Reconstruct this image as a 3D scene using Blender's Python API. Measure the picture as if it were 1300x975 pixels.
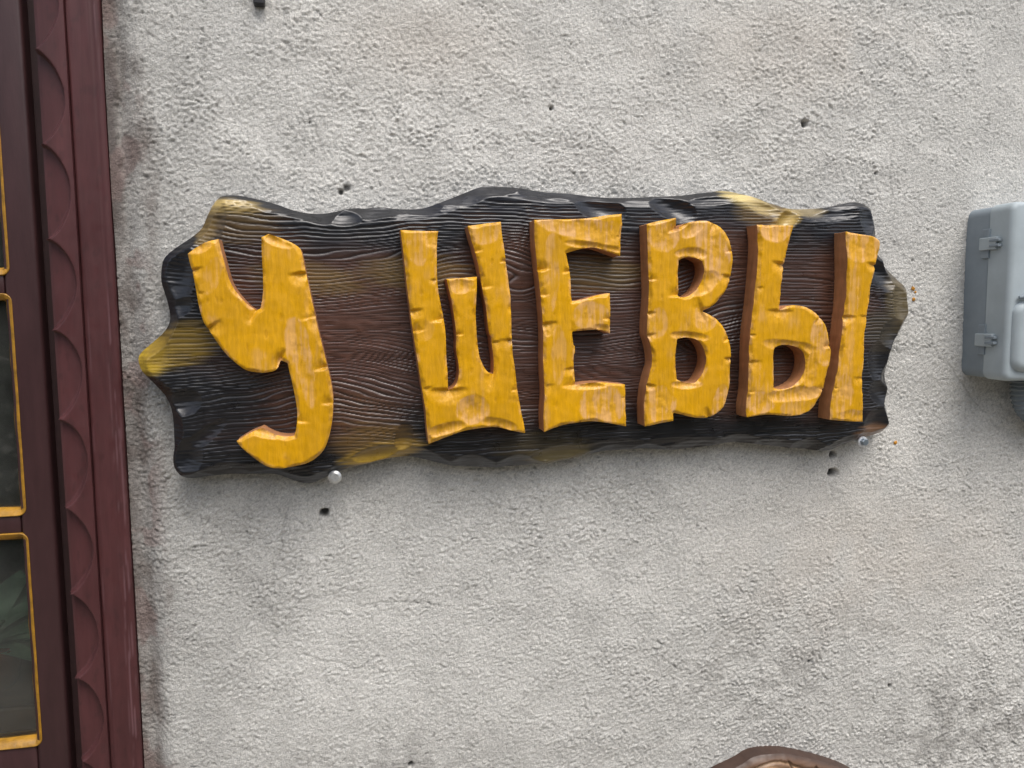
import bpy, bmesh, math, random
import numpy as np
from mathutils import Vector, Matrix

R = math.radians
scene = bpy.context.scene
for o in list(bpy.data.objects):
    bpy.data.objects.remove(o)

# ------------------------------------------------------------------ camera
CAM = np.array((0.0, -0.90, 1.60))
YAW, PITCH, ROLL, FPX = R(11.3), R(5.45), R(0.54), 1000.0        # focal length in photo pixels (1300 wide)
cd = bpy.data.cameras.new('camera')
cd.sensor_width = 36.0
cd.lens = FPX / 1300.0 * 36.0
cd.clip_start, cd.clip_end = 0.02, 500.0
cam = bpy.data.objects.new('camera', cd)
scene.collection.objects.link(cam)
cam.location = CAM
cam.rotation_euler = (Matrix.Rotation(-YAW, 3, 'Z') @ Matrix.Rotation(math.pi / 2 - PITCH, 3, 'X') @ Matrix.Rotation(-ROLL, 3, 'Z')).to_euler()
scene.camera = cam

# ------------------------------------------------------------------ sky, sun, exposure
SUN_EL, SUN_AZ = R(62), R(18)     # azimuth: away from the wall normal, towards +X
world = bpy.data.worlds.new('World')
scene.world = world
world.use_nodes = True
wn, wl = world.node_tree.nodes, world.node_tree.links
bg = wn['Background']
sky = wn.new('ShaderNodeTexSky')
sky.sky_type = 'NISHITA'
sky.sun_disc = False
sky.sun_elevation = SUN_EL
sky.sun_rotation = math.pi - SUN_AZ
sky.air_density = 1.0
sky.dust_density = 4.0
sky.ozone_density = 1.0
hs = wn.new('ShaderNodeHueSaturation')
hs.inputs['Saturation'].default_value = 0.58
wl.new(sky.outputs['Color'], hs.inputs['Color'])
wl.new(hs.outputs['Color'], bg.inputs['Color'])
bg.inputs['Strength'].default_value = 0.12
sd_ = bpy.data.lights.new('sun', 'SUN')
sd_.energy = 1.2
sd_.angle = R(40)
sd_.color = (1.0, 0.975, 0.94)
sun = bpy.data.objects.new('sun', sd_)
scene.collection.objects.link(sun)
sdir = Vector((math.sin(SUN_AZ) * math.cos(SUN_EL), -math.cos(SUN_AZ) * math.cos(SUN_EL), math.sin(SUN_EL)))
sun.rotation_euler = sdir.to_track_quat('Z', 'Y').to_euler()
sun.location = sdir * 8
vs = scene.view_settings
vs.view_transform, vs.look, vs.gamma, vs.use_curve_mapping = 'Standard', 'None', 1.0, False
vs.exposure = 0.75
scene.render.engine = 'CYCLES'
scene.render.resolution_x, scene.render.resolution_y = 1024, 768

# ------------------------------------------------------------------ helpers
_r = np.array((math.cos(YAW), -math.sin(YAW), 0.0))
_f = np.array((math.sin(YAW) * math.cos(PITCH), math.cos(YAW) * math.cos(PITCH), -math.sin(PITCH)))
_u = np.array((math.sin(YAW) * math.sin(PITCH), math.cos(YAW) * math.sin(PITCH), math.cos(PITCH)))
_r, _u = _r * math.cos(ROLL) - _u * math.sin(ROLL), _u * math.cos(ROLL) + _r * math.sin(ROLL)

def at(px, py, y=0.0):
    """photo pixel -> (X, Z) on the plane Y = y parallel to the wall"""
    d = _f + _r * ((px - 650.0) / FPX) + _u * ((487.5 - py) / FPX)
    t = (y - CAM[1]) / d[1]
    return (CAM[0] + d[0] * t, CAM[2] + d[2] * t)

def px_of(X, Y, Z):
    v = np.array((X, Y, Z)) - CAM
    return 650 + FPX * v.dot(_r) / v.dot(_f), 487.5 - FPX * v.dot(_u) / v.dot(_f)

def lin(r, g, b):
    def c(v):
        v /= 255.0
        return v / 12.92 if v <= 0.04045 else ((v + 0.055) / 1.055) ** 2.4
    return np.array((c(r), c(g), c(b)))

_rng = np.random.default_rng(7)
_ang = _rng.random((256, 256)) * 2 * np.pi
_GX, _GY = np.cos(_ang).astype(np.float32), np.sin(_ang).astype(np.float32)

def pn(x, y, s=0):
    """2-D gradient noise, about -0.7..0.7"""
    x = np.asarray(x, dtype=np.float32) + s * 17.37
    y = np.asarray(y, dtype=np.float32) + s * 9.71
    xi, yi = np.floor(x).astype(np.int32), np.floor(y).astype(np.int32)
    fx, fy = x - xi, y - yi
    u = fx * fx * fx * (fx * (fx * 6 - 15) + 10)
    v = fy * fy * fy * (fy * (fy * 6 - 15) + 10)
    def g(dx, dy):
        a, b = (xi + dx) & 255, (yi + dy) & 255
        return _GX[a, b] * (fx - dx) + _GY[a, b] * (fy - dy)
    n0 = g(0, 0) * (1 - u) + g(1, 0) * u
    n1 = g(0, 1) * (1 - u) + g(1, 1) * u
    return n0 * (1 - v) + n1 * v

def fbm(x, y, s=0, o=4):
    t, a = 0, 1.0
    for k in range(o):
        t = t + a * pn(x * 2 ** k, y * 2 ** k, s + k)
        a *= 0.5
    return t

def sstep(a, b, x):
    t = np.clip((x - a) / (b - a), 0, 1)
    return t * t * (3 - 2 * t)

def link(o, parent=None):
    scene.collection.objects.link(o)
    if parent is not None:
        o.parent = parent
        o.location = Vector(o.location) - Vector(parent.location)
    return o

def empty(name, loc, parent=None):
    o = bpy.data.objects.new(name, None)
    o.location = loc
    o.empty_display_size = 0.05
    return link(o, parent)

def tag(o, label=None, cat=None, group=None, kind=None):
    if label: o['label'] = label
    if cat: o['category'] = cat
    if group: o['group'] = group
    if kind: o['kind'] = kind
    return o

def np_mesh(name, verts, quads, mats, smooth=True, cols=None, midx=None):
    me = bpy.data.meshes.new(name)
    verts = np.ascontiguousarray(verts, dtype=np.float32)
    quads = np.ascontiguousarray(quads, dtype=np.int32)
    me.vertices.add(len(verts)); me.vertices.foreach_set('co', verts.ravel())
    me.loops.add(quads.size); me.loops.foreach_set('vertex_index', quads.ravel())
    me.polygons.add(len(quads))
    me.polygons.foreach_set('loop_start', np.arange(0, quads.size, 4, dtype=np.int32))
    if midx is not None:
        me.polygons.foreach_set('material_index', np.ascontiguousarray(midx, dtype=np.int32))
    me.polygons.foreach_set('use_smooth', np.full(len(quads), smooth, dtype=bool))
    me.update(calc_edges=True)
    if cols is not None:
        a = me.color_attributes.new('Col', 'FLOAT_COLOR', 'POINT')
        c4 = np.ones((len(verts), 4), dtype=np.float32); c4[:, :cols.shape[1]] = cols
        a.data.foreach_set('color', c4.ravel())
    for m in mats: me.materials.append(m)
    me.validate()
    return me

def bm_obj(name, bm, mat, parent=None, smooth=False, bevel=0.0, seg=2, loc=None):
    if bevel > 0:
        bmesh.ops.bevel(bm, geom=list(bm.edges), offset=bevel, segments=seg, affect='EDGES', profile=0.5)
    me = bpy.data.meshes.new(name)
    bm.to_mesh(me); bm.free()
    if smooth:
        me.polygons.foreach_set('use_smooth', np.ones(len(me.polygons), dtype=bool))
        me.set_sharp_from_angle(angle=R(38))
    for m in (mat if isinstance(mat, (list, tuple)) else [mat]): me.materials.append(m)
    o = bpy.data.objects.new(name, me)
    if loc is not None: o.location = loc
    # children hold world coordinates; shift them to the parent's frame
    link(o, None)
    if parent is not None:
        o.parent = parent
        base = world_loc(parent)
        o.location = Vector(o.location) - base
    return o

def world_loc(o):
    v = Vector((0, 0, 0))
    while o is not None:
        v += o.location
        o = o.parent
    return v

def mesh_obj(name, me, parent=None):
    o = bpy.data.objects.new(name, me)
    scene.collection.objects.link(o)
    if parent is not None:
        o.parent = parent
        o.location = -world_loc(parent)
    return o

def add_box(bm, x0, x1, y0, y1, z0, z1):
    v = [bm.verts.new((x, y, z)) for x in (x0, x1) for y in (y0, y1) for z in (z0, z1)]
    for f in ((0, 1, 3, 2), (4, 6, 7, 5), (0, 4, 5, 1), (2, 3, 7, 6), (0, 2, 6, 4), (1, 5, 7, 3)):
        bm.faces.new([v[i] for i in f])
    return v

def add_tube(bm, pts, radii, n=20, cap=True):
    """tube along pts with a radius for each point"""
    pts = [Vector(p) for p in pts]
    rings = []
    for i, p in enumerate(pts):
        t = (pts[min(i + 1, len(pts) - 1)] - pts[max(i - 1, 0)])
        if t.length < 1e-9: t = Vector((0, 1, 0))
        t.normalize()
        a = t.orthogonal().normalized() if i == 0 else (a_prev - t * a_prev.dot(t)).normalized()
        a_prev = a
        b = t.cross(a)
        rings.append([bm.verts.new(p + (a * math.cos(2 * math.pi * k / n) + b * math.sin(2 * math.pi * k / n)) * radii[i]) for k in range(n)])
    for r0, r1 in zip(rings, rings[1:]):
        for k in range(n):
            bm.faces.new((r0[k], r0[(k + 1) % n], r1[(k + 1) % n], r1[k]))
    if cap:
        bm.faces.new(list(reversed(rings[0]))); bm.faces.new(rings[-1])

# -------- materials
def new_mat(name):
    m = bpy.data.materials.new(name)
    m.use_nodes = True
    nt = m.node_tree
    return m, nt, nt.nodes, nt.links, nt.nodes['Principled BSDF']

def noise(nt, scale, detail=4, rough=0.55, vec=None, stretch=None):
    n = nt.nodes.new('ShaderNodeTexNoise')
    n.inputs['Scale'].default_value = scale
    n.inputs['Detail'].default_value = detail
    n.inputs['Roughness'].default_value = rough
    g = nt.nodes.new('ShaderNodeNewGeometry')
    src = g.outputs['Position']
    if stretch:
        mp = nt.nodes.new('ShaderNodeMapping'); mp.inputs['Scale'].default_value = stretch
        nt.links.new(src, mp.inputs['Vector']); src = mp.outputs['Vector']
    nt.links.new(src, n.inputs['Vector'])
    return n

def ramp(nt, src, stops):
    r = nt.nodes.new('ShaderNodeValToRGB')
    el = r.color_ramp.elements
    while len(el) < len(stops): el.new(0.5)
    for e, (p, c) in zip(el, stops):
        e.position = p; e.color = (*c, 1) if len(c) == 3 else c
    nt.links.new(src, r.inputs['Fac'])
    return r

def mul(nt, a, b, fac=1.0, mode='MULTIPLY'):
    m = nt.nodes.new('ShaderNodeMix'); m.data_type = 'RGBA'; m.blend_type = mode
    m.inputs['Factor'].default_value = fac
    nt.links.new(a, m.inputs['A']); nt.links.new(b, m.inputs['B'])
    return m.outputs['Result']

def bump(nt, p, parts):
    prev = None
    for src, strength, dist in parts:
        b = nt.nodes.new('ShaderNodeBump')
        b.inputs['Strength'].default_value = strength
        b.inputs['Distance'].default_value = dist
        nt.links.new(src, b.inputs['Height'])
        if prev: nt.links.new(prev, b.inputs['Normal'])
        prev = b.outputs['Normal']
    nt.links.new(prev, p.inputs['Normal'])

def simple(name, col, rough=0.5, metal=0.0, var=0.15, nscale=60, bscale=500, bstr=0.15, bdist=0.0005, stretch=None, spec=0.5):
    m, nt, N, L, p = new_mat(name)
    n = noise(nt, nscale, 5, 0.6, stretch=stretch)
    c = np.array(col)
    r = ramp(nt, n.outputs['Fac'], [(0.3, tuple(c * (1 - var))), (0.7, tuple(np.minimum(c * (1 + var), 1)))])
    L.new(r.outputs['Color'], p.inputs['Base Color'])
    p.inputs['Roughness'].default_value = rough
    p.inputs['Metallic'].default_value = metal
    p.inputs['Specular IOR Level'].default_value = spec
    if bstr > 0:
        n2 = noise(nt, bscale, 3, 0.6, stretch=stretch)
        bump(nt, p, [(n2.outputs['Fac'], bstr, bdist)])
    return m

def attr_mat(name, rough, rvar=0.1, spec=0.5, parts=(), var=0.15, nscale=250, stretch=None, coat=0.0):
    """colour comes from the painted 'Col' attribute, broken up by fine noise"""
    m, nt, N, L, p = new_mat(name)
    at_ = N.new('ShaderNodeAttribute'); at_.attribute_name = 'Col'
    n = noise(nt, nscale, 5, 0.65, stretch=stretch)
    r = ramp(nt, n.outputs['Fac'], [(0.3, (1 - var,) * 3), (0.7, (1 + var * 0.4,) * 3)])
    L.new(mul(nt, at_.outputs['Color'], r.outputs['Color']), p.inputs['Base Color'])
    mr = N.new('ShaderNodeMapRange')
    mr.inputs['From Min'].default_value, mr.inputs['From Max'].default_value = 0.3, 0.7
    mr.inputs['To Min'].default_value, mr.inputs['To Max'].default_value = rough - rvar, rough + rvar
    n3 = noise(nt, 90, 4, 0.6)
    L.new(n3.outputs['Fac'], mr.inputs['Value'])
    L.new(mr.outputs['Result'], p.inputs['Roughness'])
    p.inputs['Specular IOR Level'].default_value = spec
    p.inputs['Coat Weight'].default_value = coat
    p.inputs['Coat Roughness'].default_value = 0.25
    bs = []
    for (sc, st, di, stre) in parts:
        bs.append((noise(nt, sc, 4, 0.6, stretch=stre).outputs['Fac'], st, di))
    if bs: bump(nt, p, bs)
    return m

M = {}
M['stucco'] = attr_mat('stucco', 0.92, 0.05, 0.2, [(520, 0.75, 0.0022, None), (1000, 0.7, 0.0012, None)], var=0.32, nscale=560)
M['board'] = attr_mat('lacquered_wood', 0.36, 0.12, 0.45, [(260, 0.35, 0.0008, (0.12, 1, 1)), (700, 0.12, 0.0004, (0.2, 1, 1))], var=0.30, nscale=300, stretch=(0.08, 1, 1), coat=0.4)
M['letter'] = attr_mat('yellow_paint', 0.42, 0.14, 0.40, [(380, 0.50, 0.0009, (1, 1, 0.08)), (700, 0.30, 0.0005, None)], var=0.16, nscale=260, stretch=(1, 1, 0.15))
M['letter_side'] = simple('letter_edge_stain', lin(172, 120, 80), 0.6, var=0.22, nscale=120, stretch=(1, 1, 0.3), bscale=350, bstr=0.3, bdist=0.0008)
M['board_side'] = simple('board_edge_black', lin(34, 32, 34), 0.42, var=0.3, nscale=80, bscale=200, bstr=0.4, bdist=0.001)
M['maroon'] = attr_mat('maroon_paint', 0.48, 0.10, 0.4, [(240, 0.25, 0.0008, (1, 1, 0.08)), (900, 0.1, 0.0003, None)], var=0.18, nscale=140, stretch=(1, 1, 0.15))
M['maroon_plain'] = simple('maroon_sash_paint', lin(62, 40, 41), 0.42, var=0.18, nscale=70, stretch=(1, 1, 0.2), bscale=260, bstr=0.25, bdist=0.0008, spec=0.4)
M['groove'] = simple('dark_reveal', lin(52, 32, 32), 0.7, var=0.2, bstr=0.2)
M['bead'] = simple('ochre_putty_paint', lin(160, 116, 28), 0.5, var=0.4, nscale=70, bscale=160, bstr=0.5, bdist=0.002)
M['room'] = simple('dim_room_plaster', lin(176, 168, 150), 0.9, var=0.1, bstr=0.0)
M['inner_sill'] = simple('varnished_inner_sill', lin(120, 78, 48), 0.4, var=0.2, stretch=(0.2, 1, 1))
M['box_grey'] = simple('grey_box_plastic', lin(162, 172, 176), 0.52, var=0.10, nscale=22, bscale=900, bstr=0.06, bdist=0.0003)
M['box_side'] = simple('grey_box_base_plastic', lin(130, 140, 147), 0.6, var=0.12, nscale=22, bscale=900, bstr=0.06, bdist=0.0003)
M['conduit'] = simple('grey_conduit_plastic', lin(120, 128, 132), 0.5, var=0.12, bstr=0.08)
M['steel'] = simple('zinc_screw', lin(214, 216, 216), 0.42, metal=0.8, var=0.15, nscale=400, bscale=900, bstr=0.1)
M['dark_steel'] = simple('dull_bolt_steel', lin(150, 162, 172), 0.4, metal=0.8, var=0.2, bstr=0.1)
M['bright_zinc'] = simple('bright_zinc_washer', lin(232, 234, 236), 0.35, metal=0.3, var=0.05, bstr=0.05)
M['black_iron'] = simple('black_iron', lin(30, 30, 32), 0.5, var=0.25, bscale=400, bstr=0.3)
M['paint_drop'] = simple('ochre_paint_drop', lin(176, 122, 30), 0.6, var=0.3, bstr=0.0)
M['plaque'] = attr_mat('brown_carved_wood', 0.45, 0.1, 0.45, [(260, 0.3, 0.0008, (0.15, 1, 1))], var=0.22, nscale=260, stretch=(0.15, 1, 1))
M['plaque_side'] = simple('dark_plaque_edge', lin(70, 52, 44), 0.55, var=0.2)
M['leaf'] = simple('houseplant_leaf', lin(158, 182, 150), 0.45, var=0.3, nscale=25, bstr=0.0)
M['pot'] = simple('terracotta_pot', lin(150, 92, 64), 0.8, var=0.15)
M['ground'] = simple('trodden_gravel_ground', lin(128, 122, 112), 0.95, var=0.3, nscale=6, bscale=40, bstr=0.5, bdist=0.02)
M['hedge'] = simple('hedge_leaves', (0.075, 0.115, 0.045), 0.5, var=0.5, nscale=9, bstr=0.0)
m, nt, N, L, p = new_mat('window_glass')
fr = N.new('ShaderNodeFresnel'); fr.inputs['IOR'].default_value = 1.5
tr = N.new('ShaderNodeBsdfTransparent'); tr.inputs['Color'].default_value = (0.86, 0.90, 0.87, 1)
gl = N.new('ShaderNodeBsdfGlossy'); gl.inputs['Roughness'].default_value = 0.02
nb = noise(nt, 9, 2, 0.4); bb = N.new('ShaderNodeBump'); bb.inputs['Strength'].default_value = 0.12; bb.inputs['Distance'].default_value = 0.01
L.new(nb.outputs['Fac'], bb.inputs['Height']); L.new(bb.outputs['Normal'], gl.inputs['Normal'])
mx = N.new('ShaderNodeMixShader')
L.new(fr.outputs['Fac'], mx.inputs['Fac']); L.new(tr.outputs['BSDF'], mx.inputs[1]); L.new(gl.outputs['BSDF'], mx.inputs[2])
du = N.new('ShaderNodeBsdfDiffuse'); du.inputs['Color'].default_value = (0.55, 0.56, 0.52, 1)
nd = noise(nt, 14, 5, 0.65)
mrd = N.new('ShaderNodeMapRange'); mrd.inputs['From Min'].default_value, mrd.inputs['From Max'].default_value = 0.3, 0.75
mrd.inputs['To Min'].default_value, mrd.inputs['To Max'].default_value = 0.015, 0.07
L.new(nd.outputs['Fac'], mrd.inputs['Value'])
mx2 = N.new('ShaderNodeMixShader')
L.new(mrd.outputs['Result'], mx2.inputs['Fac']); L.new(mx.outputs['Shader'], mx2.inputs[1]); L.new(du.outputs['BSDF'], mx2.inputs[2])
L.new(mx2.outputs['Shader'], N['Material Output'].inputs['Surface'])
M['glass'] = m

# -------- outlines traced from the photograph
_CR = {1: (160, 220), 2: (160, 420), 3: (460, 220), 4: (460, 400), 5: (660, 220), 6: (660, 400), 7: (880, 220), 8: (880, 400), 9: (860, 780)}
_SC = {k: 320 / 1300.0 for k in range(1, 9)}; _SC[9] = 440 / 1300.0

def C(k, *pts):
    ox, oy = _CR[k]
    return [(ox + u * _SC[k], oy + v * _SC[k]) for u, v in pts]

def smooth_loop(pts, it=2, sharp=48):
    pts = [np.array(p, dtype=float) for p in pts]
    keep = None
    for _ in range(it):
        out = []
        n = len(pts)
        flags = []
        for i in range(n):
            a, b, c = pts[i - 1], pts[i], pts[(i + 1) % n]
            d1, d2 = b - a, c - b
            ang = abs(math.degrees(math.atan2(d1[0] * d2[1] - d1[1] * d2[0], d1.dot(d2))))
            if keep is not None and keep[i] is not None: s = keep[i]
            else: s = ang > sharp
            if s:
                out.append(b); flags.append(True)
            else:
                out.append(b - d1 * 0.25); out.append(b + d2 * 0.25); flags += [False, False]
        pts, keep = out, flags
    return pts

def loop_on(pts, y):
    return np.array([at(p[0], p[1], y) for p in pts])

def seg_dist(px, pz, loops):
    """unsigned distance, nearest point and inside flag (even-odd) for arrays of points"""
    n = px.size
    best = np.full(n, 1e9, dtype=np.float64)
    nx, nz = np.zeros(n), np.zeros(n)
    ins = np.zeros(n, dtype=bool)
    for lp in loops:
        for a, b in zip(lp, np.roll(lp, -1, axis=0)):
            d = b - a
            l2 = max(d.dot(d), 1e-14)
            t = np.clip(((px - a[0]) * d[0] + (pz - a[1]) * d[1]) / l2, 0, 1)
            qx, qz = a[0] + t * d[0], a[1] + t * d[1]
            dd = (px - qx) ** 2 + (pz - qz) ** 2
            m_ = dd < best
            best[m_] = dd[m_]; nx[m_] = qx[m_]; nz[m_] = qz[m_]
            if a[1] != b[1]:
                c = (a[1] > pz) != (b[1] > pz)
                c &= px < (d[0] * (pz - a[1]) / (b[1] - a[1]) + a[0])
                ins ^= c
    return np.sqrt(best), nx, nz, ins

def relief(name, loops, step, y_front, y_back, hfun, cfun, mats):
    """carved solid: outline loops in (X,Z), front = y_front + hfun (metres into the wood)"""
    allp = np.vstack(loops)
    x0, z0 = allp.min(0) - step * 1.5
    x1, z1 = allp.max(0) + step * 1.5
    nx_, nz_ = int((x1 - x0) / step) + 1, int((z1 - z0) / step) + 1
    gx, gz = np.meshgrid(x0 + step * np.arange(nx_), z0 + step * np.arange(nz_), indexing='ij')
    X, Z = gx.ravel().copy(), gz.ravel().copy()
    d, qx, qz, ins = seg_dist(X, Z, loops)
    idx = np.arange(nx_ * nz_).reshape(nx_, nz_)
    q = np.stack([idx[:-1, :-1], idx[1:, :-1], idx[1:, 1:], idx[:-1, 1:]], -1).reshape(-1, 4)
    q = q[ins[q].any(1)]
    out = ~ins
    X[out], Z[out] = qx[out], qz[out]
    d = np.where(ins, d, 0.0)
    used = np.unique(q)
    remap = -np.ones(nx_ * nz_, dtype=np.int64); remap[used] = np.arange(len(used))
    q = remap[q]
    X, Z, d = X[used], Z[used], d[used]
    h = hfun(X, Z, d)
    V = np.stack([X, y_front + h, Z], -1)
    col = cfun(X, Z, d, h)
    # rim
    e = np.concatenate([q[:, [0, 1]], q[:, [1, 2]], q[:, [2, 3]], q[:, [3, 0]]])
    key = np.sort(e, 1); key = key[:, 0] * (len(used) + 1) + key[:, 1]
    uq, inv, cnt = np.unique(key, return_inverse=True, return_counts=True)
    be = e[cnt[inv] == 1]
    bv = np.unique(be)
    rm = -np.ones(len(used), dtype=np.int64); rm[bv] = np.arange(len(bv))
    n0, nb_ = len(V), len(bv)
    F = V[bv].copy(); B = F.copy(); B[:, 1] = y_back
    und = pn(F[:, 0] * 90, F[:, 2] * 90, 5) * 0.0010
    Mid = (F + B) / 2; Mid[:, 0] += und; Mid[:, 2] += pn(F[:, 0] * 90, F[:, 2] * 90, 9) * 0.0010
    V = np.vstack([V, F, Mid, B])
    a, b = rm[be[:, 0]], rm[be[:, 1]]
    s1 = np.stack([n0 + b, n0 + a, n0 + nb_ + a, n0 + nb_ + b], -1)
    s2 = s1 + nb_
    s2 = np.stack([n0 + nb_ + b, n0 + nb_ + a, n0 + 2 * nb_ + a, n0 + 2 * nb_ + b], -1)
    Q = np.vstack([q, s1, s2])
    mi = np.concatenate([np.zeros(len(q)), np.ones(len(s1) + len(s2))])
    col = np.vstack([col, col[bv], col[bv], col[bv]])
    return np_mesh(name, V, Q, mats, True, col, mi)

# ================================================================== the ground and the hedge across the yard
bm = bmesh.new()
for v in ((-60, -60, 0), (60, -60, 0), (60, 60, 0), (-60, 60, 0)): bm.verts.new(v)
bm.faces.new(bm.verts)
tag(bm_obj('ground', bm, M['ground']), 'bare gravel yard ground in front of the house', None, None, 'structure')

rh = np.random.default_rng(3)
nl = 36000
hx = rh.uniform(-7, 7, nl)
hz = rh.random(nl) ** 0.85 * (3.1 + 1.4 * pn(hx * 0.7, hx * 0 + 3))  # out of direct view; height set to shape light on the wall
hy = -5.4 + rh.normal(0, 0.38, nl) * (1.15 - hz / 7)
cen = np.stack([hx, hy, hz], -1)
a = rh.normal(size=(nl, 3)); a /= np.linalg.norm(a, axis=1, keepdims=True)
b = np.cross(a, rh.normal(size=(nl, 3))); b /= np.linalg.norm(b, axis=1, keepdims=True)
sz = rh.uniform(0.05, 0.10, (nl, 1))
V = np.stack([cen - a * sz, cen - b * sz * 0.5, cen + a * sz, cen + b * sz * 0.5], 1).reshape(-1, 3)
tag(mesh_obj('hedge', np_mesh('hedge', V, np.arange(nl * 4).reshape(-1, 4), [M['hedge']], False)),
    'dense green garden hedge across the yard, mirrored in the window glass', 'hedge', None, 'stuff')

# ================================================================== the house: wall and window
house = empty('house', (0.3, 0.0, 0.0))
tag(house, 'house with rough pale grey stucco wall and maroon wooden window', 'house')

# window layout, from the photograph's row y = 487
Y_CAS, Y_IN, Y_SASH = 0.006, 0.003, 0.030
X_EDGE = at(154, 487, Y_CAS)[0]       # outer edge of the casing
X_SEAM = at(111, 487, Y_CAS)[0]
X_GRV = at(69, 487, Y_IN)[0]          # inner edge of the scalloped board
X_SASH = at(58, 487, Y_SASH)[0]       # right edge of the sash
X_BEAD = at(22.5, 487, Y_SASH)[0] - .0055     # right edge of the ochre bead
X_PANE = X_BEAD - .001
PW = 0.40
W_L = X_PANE - PW                     # left edge of panes
mirror = X_PANE + W_L                 # x -> mirror - x gives the far jamb
ZBAR = [at(22, 666, Y_SASH)[1], at(8, 361, Y_SASH)[1]]
z_pb = at(45, 940, Y_SASH)[1]         # bottom of the lowest pane
row = ZBAR[1] - ZBAR[0]
Z_TOP = ZBAR[1] + 2 * row
Z_WB, Z_WT = z_pb - 0.14, Z_TOP + 0.13
XL_OPEN = mirror - X_EDGE

# --- wall: a graded grid, fine where the photograph looks
def axis(a, b, step, lo, hi, g=1.25):
    mid = np.linspace(a, b, int(round((b - a) / step)) + 1)
    def grow(frm, to):
        out, s, x = [], step, frm
        sg = 1 if to > frm else -1
        while (to - x) * sg > 0:
            s *= g; s = min(s, 0.25); x += s * sg
            out.append(x)
        if out: out[-1] = to
        return out
    return np.array(sorted(set(np.round(np.concatenate([grow(a, lo), mid, grow(b, hi)]), 6))))
STEP = 0.00135
xs = axis(X_EDGE, 0.98, STEP, -3.0, 4.5)
xs = np.sort(np.append(xs[(xs > X_EDGE - 1e-6) | (xs < X_EDGE - 0.012)], [XL_OPEN]))
zs = axis(0.94, 2.14, STEP, 0.0, 3.4)
zs = np.sort(np.append(zs, [Z_WB + 1e-4, Z_WT + 1e-4]))
gx, gz = np.meshgrid(xs, zs, indexing='ij')
X, Z = gx.ravel(), gz.ravel()
warp = pn(X * 60, Z * 60, 21) * 0.006
wx, wz = X + warp, Z + pn(X * 60, Z * 60, 22) * 0.006
tilt = wx * 0.82 - wz * 0.57, wx * 0.57 + wz * 0.82      # trowel direction runs slantwise
b1 = np.abs(pn(tilt[0] * 85, tilt[1] * 125, 1))
b2 = np.abs(pn(tilt[0] * 165, tilt[1] * 215, 2))
b3 = pn(wx * 330, wz * 330, 3)
b4 = np.abs(pn(wx * 250 + 3, wz * 265, 4))
clump = sstep(-0.25, 0.35, fbm(X * 28, Z * 34, 5, 3))
amp = 0.60 + 0.38 * sstep(-0.3, 0.4, fbm(X * 3.2, Z * 3.2, 31, 3))
# smoother at the right, coarser lower down
amp *= 1.0 - 0.25 * sstep(0.45, 0.9, X) * sstep(1.2, 1.6, Z)
amp *= 1.0 + 0.35 * sstep(1.3, 1.05, Z) * sstep(0.15, 0.6, X)
pit = sstep(.22, .46, pn(tilt[0] * 170, tilt[1] * 300, 6)) * (.35 + .65 * clump)
b5 = pn(X * 280, Z * 300, 7) + 0.15 * pn(X * 110, Z * 130, 8)
H = amp * (0.0009 * np.minimum(b1, 0.42) + 0.0013 * np.minimum(b2, 0.4) + 0.0018 * b4 * (0.6 + 0.6 * clump) + 0.0012 * b3 * (0.7 + 0.5 * clump) + 0.0019 * b5 * (.6 + .5 * clump) + 0.0005 * clump - 0.0016 * pit) + 0.003 * fbm(X * 7, Z * 7, 41, 3)
H -= 0.0014
# rounded return to the casing
e = X - X_EDGE
edge_n = 0.006 * fbm(Z * 14, Z * 0 + 0.5, 51, 3)
roll = sstep(0.040 + edge_n, 0.008, e) * (X > XL_OPEN)
H -= 0.013 * roll ** 1.5
zone = sstep(-0.25, 0.2, pn(Z * 4.5, Z * 0 + 0.3, 52)) * 0.85 + 0.15
smoothe = sstep(0.013 + edge_n * 1.2, 0.006 + edge_n * 1.2, e + 0.004 * fbm(X * 80, Z * 60, 53, 3)) * zone
H = H * (1 - 0.75 * smoothe) - 0.006 * smoothe
# far jamb and head of the opening
# colour
base = lin(226, 224, 218)
big = fbm(X * 2.3, Z * 2.3, 61, 4)
med = fbm(X * 16, Z * 16, 71, 4)
K = 1.0 + 0.10 * big + 0.14 * med
col = base[None, :] * K[:, None]
cre = sstep(0.08, 0.0, b1) * 0.35 + sstep(0.10, 0.0, b2) * 0.45 + sstep(0.12, 0.0, b4) * 0.35 + 0.55 * pit       # shadow and grime of pits and creases, painted into the colour
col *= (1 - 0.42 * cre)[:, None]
def blend(col, w, c):
    w = np.clip(w, 0, 1)[:, None]
    return col * (1 - w) + np.asarray(c)[None, :] * w
# old pinkish paint and grime near the casing, mixed with painted-in shade
dirt_shade = sstep(0.050, 0.012, e + 0.03 * fbm(X * 22, Z * 9, 81, 4)) * (0.55 + 0.45 * sstep(-0.2, 0.3, fbm(X * 30, Z * 14, 82, 3)))
col = blend(col, dirt_shade * 0.8, lin(118, 104, 96))
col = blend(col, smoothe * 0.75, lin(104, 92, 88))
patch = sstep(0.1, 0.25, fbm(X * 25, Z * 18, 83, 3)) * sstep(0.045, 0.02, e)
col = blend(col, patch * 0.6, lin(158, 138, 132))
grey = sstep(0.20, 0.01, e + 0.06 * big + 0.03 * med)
col *= (1 - 0.24 * grey)[:, None]  # shade beside the casing, darkened into the wall colour
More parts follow.
